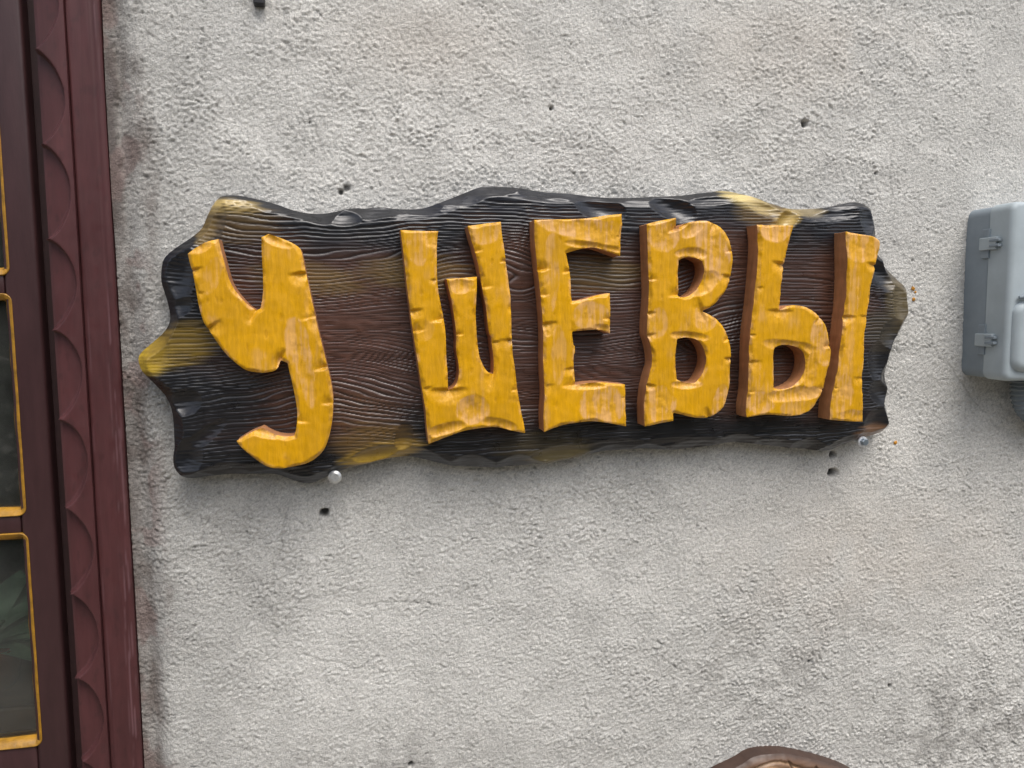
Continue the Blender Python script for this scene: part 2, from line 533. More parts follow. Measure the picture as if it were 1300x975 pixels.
# grime splashed low on the wall
def spot(px, py, rx, ry):
    cx, cz = at(px, py)
    s = at(px + 1, py)[0] - cx
    return ((X - cx) / (rx * s)) ** 2 + ((Z - cz) / (ry * s)) ** 2
for (px, py, rx, ry, w) in ((1240, 930, 130, 80, .6), (480, 965, 130, 50, .4), (960, 860, 130, 60, .38), (1060, 760, 120, 60, .2), (300, 50, 90, 60, .18), (700, 960, 220, 40, .2)):
    f = np.exp(-spot(px, py, rx, ry)) * sstep(-0.35, 0.45, med + 0.6 * pn(X * 70, Z * 70, 91))
    col = blend(col, w * f, lin(112, 108, 104))
for (px, py, rx, ry) in ((545, 50, 120, 60), (1120, 700, 200, 90), (1000, 60, 160, 60), (1270, 60, 60, 90)):
    col = blend(col, 0.35 * np.exp(-spot(px, py, rx, ry)) * sstep(-.3, .4, big + .5 * med), lin(206, 194, 180))
# drill holes and chips
for (px, py, r, dep) in ((412, 651, 5.5, .016), (1058, 577, 4, .014), (1058, 601, 6, .016), (433, 243, 4, .008), (440, 238, 5, .005), (1022, 157, 4.5, .010), (700, 137, 3, .007),
                         (1130, 871, 3, .006), (1028, 840, 2.5, .005), (521, 971, 3.5, .008), (1112, 220, 2, .003), (393, 155, 2, .004), (1160, 330, 2, .004)):
    cx, cz = at(px, py)
    s = at(px + 1, py)[0] - cx
    rr = np.hypot(X - cx, Z - cz) / (r * s) * (1 + 0.5 * pn(X * 160, Z * 160, px % 50))
    w = sstep(1.25, 0.55, rr)
    H = H * (1 - w) - dep * w
    col = blend(col, 0.75 * sstep(1.1, 0.5, rr), lin(70, 70, 70))
# hairline cracks
cracks = [[(1133, 178), (1130, 215), (1132, 258)], [(1193, 21), (1225, 18), (1258, 23)], [(375, 622), (364, 650), (354, 700), (346, 745)],
          [(295, 741), (330, 738), (345, 752), (390, 762), (420, 757), (460, 768), (520, 764), (560, 770)], [(1166, 388), (1185, 440), (1215, 478), (1235, 505), (1268, 545)],
          [(420, 655), (427, 666), (432, 674)], [(395, 155), (405, 185), (445, 192), (470, 205)], [(480, 835), (455, 850), (410, 838), (375, 832)], [(1164, 55), (1158, 100), (1150, 135)]]
for cr in cracks:
    lp = np.array([at(*p) for p in cr])
    sel = (X > lp[:, 0].min() - .02) & (X < lp[:, 0].max() + .02) & (Z > lp[:, 1].min() - .02) & (Z < lp[:, 1].max() + .02)
    ii = np.nonzero(sel)[0]
    xx = X[ii] + 0.005 * fbm(X[ii] * 45, Z[ii] * 45, 95, 3); zz = Z[ii] + 0.005 * fbm(X[ii] * 45, Z[ii] * 45, 96, 3)
    best = np.full(len(ii), 1e9)
    for a_, b_ in zip(lp, lp[1:]):
        dd = b_ - a_
        t = np.clip(((xx - a_[0]) * dd[0] + (zz - a_[1]) * dd[1]) / dd.dot(dd), 0, 1)
        best = np.minimum(best, np.hypot(xx - a_[0] - t * dd[0], zz - a_[1] - t * dd[1]))
    w = sstep(0.0019, 0.0004, best) * sstep(-0.45, 0.0, pn(xx * 40, zz * 40, 97) + 0.15)
    H[ii] -= 0.0007 * w
    col[ii] *= (1 - 0.18 * w)[:, None]
idx = np.arange(len(X)).reshape(len(xs), len(zs))
q = np.stack([idx[:-1, :-1], idx[1:, :-1], idx[1:, 1:], idx[:-1, 1:]], -1)
xm, zm = (xs[:-1] + xs[1:]) / 2, (zs[:-1] + zs[1:]) / 2
opening = ((xm > XL_OPEN) & (xm < X_EDGE))[:, None] & ((zm > Z_WB) & (zm < Z_WT))[None, :]
q = q[~opening].reshape(-1, 4)
WALL_H = H.reshape(len(xs), len(zs))
def wall_y(x, z):
    i = min(max(np.searchsorted(xs, x), 0), len(xs) - 1); j = min(max(np.searchsorted(zs, z), 0), len(zs) - 1)
    return -float(WALL_H[i, j])
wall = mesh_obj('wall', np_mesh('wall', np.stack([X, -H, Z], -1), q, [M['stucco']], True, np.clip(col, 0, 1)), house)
wall['label'] = 'rough pale grey stucco wall with drill holes and hairline cracks'

# --- masonry behind the plaster round the opening, and a dim room
bm = bmesh.new()
for (x0, x1, z0, z1) in ((XL_OPEN - 0.5, XL_OPEN - .004, Z_WB, Z_WT), (X_EDGE + .004, X_EDGE + 0.5, Z_WB, Z_WT), (XL_OPEN - 0.5, X_EDGE + 0.5, Z_WT, Z_WT + .3), (XL_OPEN - 0.5, X_EDGE + 0.5, Z_WB - .3, Z_WB)):
    add_box(bm, x0, x1, 0.022, 0.32, z0, z1)
bm_obj('reveal', bm, M['room'], house)
bm = bmesh.new()
x0, x1, y0, y1, z0, z1 = -2.4, 1.4, 0.32, 3.4, 0.05, 3.0
v = [bm.verts.new(c) for c in ((x0, y0, z0), (x1, y0, z0), (x1, y0, z1), (x0, y0, z1), (x0, y1, z0), (x1, y1, z0), (x1, y1, z1), (x0, y1, z1))]
for f in ((4, 5, 6, 7), (0, 4, 7, 3), (1, 2, 6, 5), (0, 1, 5, 4), (3, 7, 6, 2)): bm.faces.new([v[i] for i in f])
w_ = [bm.verts.new(c) for c in ((XL_OPEN - .3, y0, Z_WB - .2), (X_EDGE + .3, y0, Z_WB - .2), (X_EDGE + .3, y0, Z_WT + .2), (XL_OPEN - .3, y0, Z_WT + .2))]
for i in range(4): bm.faces.new((v[i], v[(i + 1) % 4], w_[(i + 1) % 4], w_[i]))
bm_obj('room', bm, M['room'], house)

# --- window
window = empty('window', (X_PANE - PW / 2, 0.02, Z_WB), house)
window.location = Vector((X_PANE - PW / 2, 0.02, Z_WB)) - house.location
window['label'] = 'maroon wooden window with scalloped casing and ochre glazing beads'
CUSPS = [(40, 61), (51, 185), (60, 305), (67, 420), (73, 533), (79.5, 647), (86.5, 759), (92.5, 865), (98, 968)]
cz = np.array([at(x, y, Y_IN)[1] for x, y in CUSPS])
per = (cz[0] - cz[-1]) / (len(cz) - 1)
CZ0 = cz[0]
mar = lin(80, 45, 46)
def grid_mesh(name, x0, x1, z0, z1, sx, sz, hfun, cfun, y0, depth, mats):
    gx_ = np.linspace(x0, x1, int(round((x1 - x0) / sx)) + 1); gz_ = np.linspace(z0, z1, int(round((z1 - z0) / sz)) + 1)
    a_, b_ = np.meshgrid(gx_, gz_, indexing='ij')
    XX, ZZ = a_.ravel(), b_.ravel()
    h = hfun(XX, ZZ)
    V = np.stack([XX, y0 + h, ZZ], -1)
    id_ = np.arange(len(XX)).reshape(len(gx_), len(gz_))
    q_ = np.stack([id_[:-1, :-1], id_[1:, :-1], id_[1:, 1:], id_[:-1, 1:]], -1).reshape(-1, 4)
    rim = np.concatenate([id_[:, 0], id_[-1, 1:], id_[-2::-1, -1], id_[0, -2:0:-1]])
    n0 = len(V)
    F = V[rim]; B = F.copy(); B[:, 1] = y0 + depth
    V = np.vstack([V, F, B])
    k = np.arange(len(rim)); k2 = (k + 1) % len(rim)
    s_ = np.stack([n0 + k2, n0 + k, n0 + len(rim) + k, n0 + len(rim) + k2], -1)
    c_ = cfun(XX, ZZ, h)
    c_ = np.vstack([c_, c_[rim], c_[rim]])
    return np_mesh(name, V, np.vstack([q_, s_]), mats, True, c_)

def maroon_col(XX, ZZ, h):
    k = 1 + 0.22 * fbm(XX * 40, ZZ * 3.0, 11, 4) + 0.15 * fbm(XX * 9, ZZ * 9, 12, 3)
    c = mar[None, :] * k[:, None]
    # chips where the old paint has flaked
    w = sstep(0.33, 0.42, fbm(XX * 120, ZZ * 55, 14, 3)) * 0.35
    c = blend(c, w, lin(60, 36, 36))
    # scuffs down the outer arris, pale where the paint has rubbed through
    rel = np.abs(XX - (X_SEAM + 0.80 * (X_EDGE - X_SEAM))) / (X_EDGE - X_SEAM)
    sc = sstep(0.22, 0.05, rel) * sstep(0.12, 0.34, pn(XX * 900, ZZ * 16, 27) + 0.3 * pn(XX * 300, ZZ * 60, 28)) * sstep(-0.1, 0.3, pn(ZZ * 5, ZZ * 0, 29))
    rel2 = np.abs(XX - X_SEAM - .003) / .003
    sc = np.maximum(sc, 0.8 * sstep(1.0, 0.3, rel2) * sstep(0.15, 0.4, pn(XX * 500, ZZ * 11, 30)))
    return blend(c, sc * 0.55, lin(124, 92, 96))
wS = X_SEAM - X_GRV
def scallop(flip):
    def f(XX, ZZ):
        xl = (mirror - XX if flip else XX) - X_GRV
        t = np.mod((CZ0 - ZZ) / per, 1.0)
        nn = np.floor((CZ0 - ZZ) / per)
        j1, j2, j3 = np.sin(nn * 12.9 + flip * 5), np.sin(nn * 7.3 + 1.7 + flip * 3), np.sin(nn * 4.1 + .4)
        tt = t + 0.014 * pn(ZZ * 30, ZZ * 0, 15)
        arc = wS * (0.86 + 0.025 * j1 + 0.012 * pn(ZZ * 60, ZZ * 0, 25)) * np.power(np.clip(np.sin(np.pi * np.clip(tt, 0, 1) ** (0.95 + 0.07 * j2)), 0, 1), 0.58 + 0.06 * j3)
        bw = 0.0018 + 0.0036 * sstep(0.5, 0.9, t)
        cut = np.clip((arc - xl) / bw, 0, 1)
        dep = 0.0090 - 0.0034 * np.clip(xl / wS, 0, 1)
        h = cut * (dep + 0.0012 * j2) 
        h += 0.0010 * sstep(0.003, 0.0, xl)
        return h + 0.0004 * fbm(XX * 50, ZZ * 8, 16, 3)
    return f
def flat_board(XX, ZZ):
    # two shallow mouldings run down the outer strip, its arris is worn
    xl = (XX - X_SEAM) / (X_EDGE - X_SEAM)
    h = 0.0022 * sstep(0.06, 0.0, xl) + 0.0010 * sstep(0.030, 0.0, np.abs(xl - 0.74)) + 0.0030 * sstep(0.90, 1.0, xl)
    h += 0.0012 * sstep(0.02, 0.0, np.abs(xl - 0.08 - 0.03 * pn(ZZ * 7, ZZ * 0, 18))) * sstep(-0.1, 0.2, pn(ZZ * 6, ZZ * 0, 19))
    return h + 0.0006 * fbm(XX * 60, ZZ * 6, 17, 3)
def flat_mirror(XX, ZZ): return flat_board(mirror - XX, ZZ)
ZC0, ZC1 = Z_WB + 0.07, Z_WT - 0.07
for flip in (False, True):
    a0, a1 = (X_GRV, X_SEAM - .0004) if not flip else (mirror - X_SEAM + .0004, mirror - X_GRV)
    mesh_obj('scalloped_board', grid_mesh('scalloped_board', a0, a1, ZC0, ZC1, 0.001, 0.0015, scallop(flip), maroon_col, Y_IN, 0.05, [M['maroon']]), window)
    a0, a1 = (X_SEAM, X_EDGE - .001) if not flip else (mirror - X_EDGE + .001, mirror - X_SEAM)
    mesh_obj('casing_board', grid_mesh('casing_board', a0, a1, Z_WB + .002, Z_WT - .002, 0.0015, 0.003, flat_mirror if flip else flat_board, maroon_col, Y_CAS, 0.04, [M['maroon']]), window)
for (za, zb) in ((Z_WB + .002, ZC0 - .001), (ZC1 + .001, Z_WT - .002)):
    bm = bmesh.new(); add_box(bm, mirror - X_SEAM + .001, X_SEAM - .001, Y_IN, Y_IN + .05, za, zb)
    bm_obj('casing_rail', bm, M['maroon_plain'], window, bevel=0.003)
# the groove floor behind sash and casing
bm = bmesh.new()
for (xa, xb) in ((X_SASH - 0.004, X_GRV + 0.004), (mirror - X_GRV - .004, mirror - X_SASH + .004)):
    add_box(bm, xa, xb, 0.048, 0.075, ZC0 - .02, ZC1 + .02)
bm_obj('rebate', bm, M['groove'], window)
# sash
XS_L = mirror - X_SASH
for (xa, xb) in ((X_BEAD - .0012, X_SASH), (XS_L, mirror - X_BEAD + .0012)):
    bm = bmesh.new(); add_box(bm, xa, xb, Y_SASH, Y_SASH + .038, ZC0 + .004, ZC1 - .004)
    bm_obj('sash_stile', bm, M['maroon_plain'], window, smooth=True, bevel=0.0045, seg=4)
bz = [z_pb - 0.008, ZBAR[0], ZBAR[1], ZBAR[1] + row, Z_TOP]
hb = 0.0105
spans = [(ZC0 + .004, z_pb - .006)] + [(z - hb, z + hb) for z in (ZBAR[0], ZBAR[1], ZBAR[1] + row)] + [(Z_TOP - hb, ZC1 - .004)]
for i, (za, zb) in enumerate(spans):
    bm = bmesh.new(); add_box(bm, mirror - X_BEAD + .0014, X_BEAD - .0014, Y_SASH + .001, Y_SASH + .037, za, zb)
    bm_obj('sash_rail' if i in (0, 4) else 'glazing_bar', bm, M['maroon_plain'], window, smooth=True, bevel=0.002, seg=2)
# panes and their ochre beads (rounded rectangular rings)
def ring(bm, x0, x1, z0, z1, w, r, y0, y1, wob):
    def rr(ix, ia):
        pts = []
        for (cx_, cz_, a0) in ((x1 - r, z1 - r, 0), (x0 + r, z1 - r, 90), (x0 + r, z0 + r, 180), (x1 - r, z0 + r, 270)):
            for k in range(7):
                a = R(a0 + 15 * k)
                pts.append((cx_ + (r - ix) * math.cos(a), cz_ + (r - ix) * math.sin(a)))
        # add points on the long sides
        out = []
        n = len(pts)
        for i in range(n):
            p_, q_ = pts[i], pts[(i + 1) % n]
            k = max(1, int(math.hypot(q_[0] - p_[0], q_[1] - p_[1]) / 0.03))
            for j in range(k):
                t = j / k
                out.append((p_[0] + (q_[0] - p_[0]) * t, p_[1] + (q_[1] - p_[1]) * t))
        return out
    prof = ((0.0, y1), (0.0, y0 + .0004), (w * 0.1, y0), (w * 0.55, y0 + .0018), (w, y0 + .0075), (w, y1))
    base = rr(0, 0)
    n = len(base)
    cx_, cz_ = (x0 + x1) / 2, (z0 + z1) / 2
    rings = []
    for (dw, yy) in prof:
        pr = rr(min(dw, r * .98), 0)
        rg = []
        for i, (a_, b_) in enumerate(pr[:n] if len(pr) >= n else pr):
            jit = wob * math.sin(i * 1.7 + a_ * 90 + b_ * 60) * (dw / w)
            rg.append((a_ + (jit if a_ < cx_ else -jit), yy, b_ + (jit if b_ < cz_ else -jit)))
        rings.append(rg)
    n = min(len(r_) for r_ in rings)
    vv = [[bm.verts.new(p_) for p_ in r_[:n]] for r_ in rings]
    for r0, r1 in zip(vv, vv[1:]):
        for k in range(n):
            bm.faces.new((r0[k], r0[(k + 1) % n], r1[(k + 1) % n], r1[k]))
zedges = [z_pb - .006] + [z for zb in (ZBAR[0], ZBAR[1], ZBAR[1] + row) for z in (zb - hb, zb + hb)] + [Z_TOP - hb]
for i in range(4):
    za, zb = zedges[2 * i], zedges[2 * i + 1]
    xa, xb = mirror - X_BEAD, X_BEAD
    bm = bmesh.new()
    ring(bm, xa - .0055, xb + .0055, za - .001, zb + .001, 0.0078, 0.0088, Y_SASH - .001, Y_SASH + .016, 0.0006)
    bm_obj('bead', bm, M['bead'], window, smooth=True)
    bm = bmesh.new(); add_box(bm, xa - .004, xb + .004, Y_SASH + .0125, Y_SASH + .0155, za, zb)
    bm_obj('pane', bm, M['glass'], window)
# sills
bm = bmesh.new(); add_box(bm, mirror - X_EDGE - .04, X_EDGE + .03, -0.055, 0.05, Z_WB - .035, Z_WB - .001)
bm_obj('sill', bm, M['maroon_plain'], window, smooth=True, bevel=0.005, seg=3)
SILL_Z = z_pb + 0.018
bm = bmesh.new(); add_box(bm, XL_OPEN + .02, X_EDGE - .02, 0.078, 0.318, SILL_Z - .03, SILL_Z)
bm_obj('inner_sill', bm, M['inner_sill'], window, bevel=0.003)

# --- houseplant standing on the inner sill
PX, PY = X_PANE - 0.10, 0.145
plant = empty('houseplant', (PX, PY, SILL_Z))
tag(plant, 'leafy houseplant in a low pot behind the lowest window pane', 'plant')
bm = bmesh.new()
add_tube(bm, [(PX, PY, SILL_Z + z) for z in (0, .002, .05, .052, .045)], [.036, .038, .048, .044, .043], 24)
bm_obj('pot', bm, M['pot'], plant, smooth=True)
rl = random.Random(5)
for k in range(34):
    a = rl.uniform(0, 2 * math.pi)
    ln = rl.uniform(0.08, 0.15); w = rl.uniform(0.011, 0.022)
    el = rl.uniform(0.15, 1.2)
    bm = bmesh.new()
    rows = []
    for i in range(7):
        t = i / 6
        rr_ = ln * t * math.cos(el * (1 - t * .55)); zz_ = ln * t * math.sin(el) - ln * 0.5 * t * t * (1 - el * .4)
        rr_ = min(rr_, 0.1)
        wd = w * math.sin(math.pi * min(1, 0.06 + t * .94)) ** .7
        c = Vector((PX + rr_ * math.cos(a), PY + 0.62 * rr_ * math.sin(a), SILL_Z + .05 + zz_ * 0.8))
        s = Vector((-math.sin(a), math.cos(a) * .62, 0.15))
        rows.append([bm.verts.new(c + s * wd), bm.verts.new(c - Vector((0, 0, .004)) * math.sin(math.pi * t)), bm.verts.new(c - s * wd)])
    for r0, r1 in zip(rows, rows[1:]):
        for j in range(2): bm.faces.new((r0[j], r0[j + 1], r1[j + 1], r1[j]))
    bm_obj('leaf', bm, M['leaf'], plant, smooth=True)

# ================================================================== the carved sign
Y_BF, Y_LF = -0.036, -0.062
outline = (C(1, (490, 112), (560, 110), (630, 122), (760, 150), (860, 190), (930, 203), (1000, 207), (1070, 198), (1200, 172))
           + C(3, (0, 180), (60, 172), (120, 172), (200, 183), (300, 182), (380, 160), (450, 130), (530, 98), (600, 70), (650, 60), (740, 65))
           + C(5, (60, 83), (150, 95), (270, 107), (400, 118), (560, 128), (740, 118), (850, 112))
           + C(7, (40, 100), (110, 92), (190, 85), (300, 115), (400, 155), (490, 183), (600, 182), (720, 175), (780, 155), (830, 145), (890, 160), (920, 185), (932, 230),
               (940, 290), (945, 350), (958, 415), (985, 455), (1030, 510), (1085, 560), (1120, 600), (1125, 650), (1115, 720), (1090, 790), (1050, 840))
           + C(8, (1030, 160), (1010, 220), (995, 280), (995, 330), (1008, 395), (1000, 440), (1015, 490), (1018, 550), (1000, 600), (950, 620), (860, 637), (790, 670), (740, 695), (700, 705),
               (640, 700), (580, 692), (480, 685), (380, 672), (280, 660), (180, 655))
           + C(6, (960, 680), (850, 695), (740, 695), (620, 690), (480, 700), (380, 715), (280, 735), (150, 765))
           + C(4, (870, 775), (750, 785), (620, 790), (520, 785), (400, 770), (290, 740), (230, 730), (150, 735), (80, 750))
           + C(2, (1230, 690), (1150, 705), (1080, 735), (1020, 765), (960, 795), (900, 790), (840, 770), (780, 745), (700, 740), (600, 738), (500, 742), (420, 750), (340, 768), (280, 750), (245, 710),
               (240, 650), (250, 600), (245, 520), (235, 420), (215, 350), (170, 300), (120, 250), (75, 205), (55, 150), (65, 115), (120, 70))
           + C(1, (190, 822), (225, 765), (215, 690), (190, 610), (172, 550), (175, 480), (195, 425), (260, 375), (330, 330), (385, 290), (410, 240), (430, 190), (460, 140)))
bl = loop_on(smooth_loop(outline, 2, 200), -0.026)

def pix_fields(X, Z, y):
    """photo pixel of points on plane y, as a smooth coordinate for placing paint and cuts"""
    vx, vy, vz = X - CAM[0], y - CAM[1], Z - CAM[2]
    dz = vx * _f[0] + vy * _f[1] + vz * _f[2]
    return 650 + FPX * (vx * _r[0] + vy * _r[1] + vz * _r[2]) / dz, 487.5 - FPX * (vx * _u[0] + vy * _u[1] + vz * _u[2]) / dz

def ell(PXa, PYa, cx, cy, rx, ry, ang=0.0):
    c, s = math.cos(R(ang)), math.sin(R(ang))
    dx, dy = PXa - cx, PYa - cy
    return ((dx * c + dy * s) / rx) ** 2 + ((-dx * s + dy * c) / ry) ** 2

SCOOPS = [  # centre px, radii px, angle, depth mm: gouge strokes along the rim
    (437, 268, 26, 17, 0, 9), (480, 262, 16, 12, 10, 7), (262, 285, 20, 34, 20, 5), (218, 352, 26, 40, 15, 10), (222, 388, 20, 14, -10, 7), (192, 462, 16, 32, 30, 4),
    (232, 512, 22, 15, -15, 7), (226, 585, 30, 22, -30, 8), (252, 560, 40, 9, -38, 4), (330, 603, 60, 12, 0, 6), (480, 583, 34, 15, -12, 9), (512, 560, 10, 22, 10, 5),
    (560, 590, 45, 12, 6, 4), (712, 580, 40, 13, -8, 8), (780, 570, 40, 11, -5, 6), (880, 566, 60, 10, 0, 5), (1010, 575, 50, 12, 0, 6), (1085, 568, 34, 14, -15, 8),
    (1122, 545, 22, 26, 0, 6), (1128, 500, 22, 16, 20, 9), (1122, 460, 18, 26, 0, 6), (1140, 425, 22, 18, -40, 8), (1152, 380, 16, 34, 0, 7), (1120, 345, 26, 16, 45, 9),
    (1108, 275, 14, 22, 0, 5), (1050, 270, 36, 10, 0, 6), (1002, 276, 10, 22, 35, 8), (975, 262, 26, 12, 22, 6), (905, 250, 36, 10, -6, 5), (850, 258, 34, 16, 30, 9),
    (762, 262, 30, 17, 20, 10), (805, 252, 40, 9, 3, 4), (690, 247, 44, 9, 6, 4), (585, 252, 44, 9, -24, 4), (530, 266, 36, 12, -5, 5), (365, 262, 44, 9, 14, 4), (310, 252, 34, 9, 4, 4)]

def grain_phase(X, Z):
    z = Z + 0.014 * pn(X * 3.5, Z * 9, 101) + 0.0050 * pn(X * 11, Z * 26, 102) + 0.0016 * pn(X * 34, Z * 70, 103)
    ph = z / 0.0038 + 1.5 * pn(X * 1.6, Z * 42, 104) + 0.5 * pn(X * 5, Z * 110, 105)
    # knots: the lines part and swirl round them
    for (kx, ky, r, k) in ((648, 372, .020, 5.5), (598, 330, .03, -3.5), (425, 355, .055, 4.0), (440, 470, .05, -4.5), (560, 470, .05, 3.5), (770, 360, .05, 3.0), (980, 360, .05, -3.0), (700, 440, .06, 3)):
        cx, cz = at(kx, ky, Y_BF)
        dx, dz = (X - cx) / (r * 2.2), (Z - cz) / r
        ph = ph + k * np.exp(-(dx * dx + dz * dz)) 
    return ph

def board_h(X, Z, d):
    PXa, PYa = pix_fields(X, Z, Y_BF)
    bw = 0.0085 + 0.018 * np.abs(pn(X * 19, Z * 19, 111))
    t = np.clip(1 - d / np.maximum(bw, .004), 0, 1)
    rim = np.minimum(0.0165 * t, np.maximum(bw, .004) * 1.25 * t)
    for (cx, cy, rx, ry, an, dep) in SCOOPS:
        r2 = ell(PXa, PYa, cx, cy, rx * 1.15, ry * 1.15, an)
        rim = np.maximum(rim, dep * 0.0011 * (1 - r2))
    rim = rim + (0.0004 * fbm(X * 60, Z * 60, 112, 2) + 0.0006 * pn(X * 18, Z * 320, 118)) * sstep(.0, .003, rim)
    ph = grain_phase(X, Z)
    fr_ = ph - np.floor(ph)
    idn = np.floor(ph)
    ampn = (0.55 + 1.2 * (pn(idn * 0.73, X * 2.5, 113) + 0.20)) * (0.55 + 0.6 * sstep(-.3, .35, fbm(X * 4, Z * 14, 116, 2)))
    g = np.minimum(fr_ / 0.68, (1 - fr_) / 0.32)            # sawtooth ridges, steep on one side
    groove = (1 - sstep(0.0, 0.55, g)) * np.clip(ampn, 0.22, 1.4)
    fine = 0.00018 * pn(X * 14, Z * 480, 114)
    k = 1 - 0.60 * sstep(0.001, 0.006, rim)
    return rim + k * (0.0015 * groove + fine) + 0.0012 * pn(X * 8, Z * 14, 115)

GOLD = [  # centre px, radii, angle, srgb, weight
    (265, 520, 95, 62, 0, (24, 24, 28), .95), (330, 575, 120, 30, 0, (22, 22, 26), .9), (600, 572, 150, 24, 0, (22, 22, 26), .8), (900, 554, 190, 26, 0, (22, 22, 26), .8), (1105, 480, 48, 80, 0, (24, 24, 28), .9),
    (640, 264, 170, 26, 0, (30, 32, 40), .8), (860, 276, 110, 20, 0, (28, 30, 36), .8), (1070, 285, 50, 30, 0, (26, 28, 34), .8), (945, 440, 30, 90, 0, (26, 24, 26), .7), (225, 350, 40, 40, 0, (22, 24, 30), .9),
    (395, 352, 75, 26, 8, (112, 90, 52), .8), (545, 350, 70, 24, 0, (104, 84, 48), .85), (755, 348, 60, 24, 0, (100, 82, 48), .8), (500, 345, 60, 20, 0, (104, 84, 50), .6),
    (440, 530, 70, 40, 0, (84, 58, 40), .8), (600, 440, 240, 70, 0, (82, 60, 54), .5), (420, 430, 90, 60, 0, (88, 60, 50), .6), (800, 430, 120, 60, 0, (74, 56, 52), .5), (1000, 370, 40, 50, 0, (62, 46, 42), .6),
    (285, 262, 50, 13, 5, (176, 152, 92), .95), (262, 290, 14, 34, 15, (128, 108, 62), .75), (300, 285, 60, 26, 0, (104, 84, 50), .6), (188, 452, 34, 26, 0, (176, 146, 40), 1.0), (225, 440, 55, 28, -12, (130, 106, 40), .85),
    (482, 578, 52, 17, -14, (180, 146, 52), 1.0), (470, 560, 60, 26, 0, (104, 80, 40), .7), (712, 580, 44, 14, -6, (128, 114, 70), .85), (690, 570, 70, 22, 0, (76, 66, 44), .6),
    (955, 256, 42, 12, 20, (206, 186, 124), 1.0), (1000, 278, 26, 13, -35, (196, 166, 84), .95), (975, 268, 46, 20, 0, (120, 98, 56), .6), (1030, 268, 24, 9, 0, (150, 134, 96), .7),
    (1145, 385, 22, 40, 0, (104, 92, 66), .8), (1115, 420, 30, 30, 0, (74, 66, 50), .7), (1112, 552, 28, 14, -10, (120, 88, 62), .85)]

def board_c(X, Z, d, h):
    PXa, PYa = pix_fields(X, Z, Y_BF)
    n = fbm(X * 9, Z * 14, 121, 4)
    inner = sstep(0.018, 0.085, d + 0.03 * n)
    col = np.tile(lin(17, 19, 25)[None, :], (len(X), 1))
    col = blend(col, inner * 0.9, lin(86, 58, 46))
    for (cx, cy, rx, ry, an, c, w) in GOLD:
        r2 = ell(PXa, PYa, cx, cy, rx, ry, an)
        f = sstep(1.35, 0.15, r2 + 0.5 * n + 0.7 * pn(X * 14, Z * 260, 124))
        col = blend(col, f * w, lin(*c) * 1.12)
    # rubbed stain: the grooves keep the black, the ridges are wiped back
    ph = grain_phase(X, Z); fr_ = ph - np.floor(ph)
    g = np.minimum(fr_ / 0.68, (1 - fr_) / 0.32)
    k = sstep(0.004, 0.0015, h - 0.0012 * pn(X * 8, Z * 14, 115))
    keep = 1 - 0.62 * (1 - sstep(0.0, 0.5, g)) * k
    streak = 1 + 0.30 * pn(X * 12, Z * 330, 122) + 0.15 * pn(X * 30, Z * 800, 123)
    return np.clip(col * (keep * streak)[:, None], 0.004, 1)

sx_, sz_ = at(640, 595, 0)
sign = empty('carved_sign', (sx_, 0.0, sz_))
tag(sign, 'carved dark wooden sign with ochre yellow Cyrillic letters У ШЕВЫ on the stucco wall', 'sign')
bo = mesh_obj('board', relief('board', [bl], 0.0011, Y_BF, 0.0005, board_h, board_c, [M['board'], M['board_side']]), sign)
bo['label'] = 'wavy edged dark brown and black board with gold patches and brushed grain'

LET = {}
LET['У'] = dict(outer=C(1, (318, 415), (360, 383), (415, 352), (475, 338), (490, 400), (515, 490), (540, 575), (590, 640), (640, 690), (672, 706), (692, 698), (705, 640), (708, 560), (700, 440), (697, 330), (735, 312),
                                (830, 345), (888, 376), (905, 400), (915, 450), (935, 550), (960, 660), (985, 780), (1008, 880))
                + C(2, (1003, 40), (1025, 130), (1045, 210), (1065, 300), (1070, 400), (1055, 520), (1030, 600), (1000, 640), (950, 680), (870, 700), (800, 711), (740, 705), (690, 680), (640, 640), (590, 595), (568, 570),
                        (630, 530), (700, 500), (760, 535), (820, 548), (868, 542), (880, 500), (885, 420), (870, 330), (850, 240), (832, 165), (795, 150), (785, 190), (760, 212), (690, 216), (620, 208), (560, 160), (510, 115), (470, 60), (430, 0))
                + C(1, (400, 770), (375, 690), (360, 600), (345, 510), (330, 470)), holes=[],
    notch=[(386, 347, 9, 8), (400, 402, 8, 7), (243, 343, 6, 5), (272, 412, 8, 6), (408, 468, 8, 6), (424, 512, 6, 5), (254, 372, 6, 4), (356, 457, 9, 7), (362, 592, 6, 4), (378, 535, 9, 5), (325, 395, 8, 6)],
    facet=[(335, 548, 26, 8, 12, 5, .5), (378, 440, 16, 40, -12, 1.2, .65), (390, 480, 10, 40, -10, 1.0, .5), (395, 395, 8, 30, -8, 2.5, .2), (255, 312, 16, 9, -25, 2.5, .4), (350, 305, 26, 7, 20, 3, .4), (268, 350, 12, 26, 20, .8, .3)])
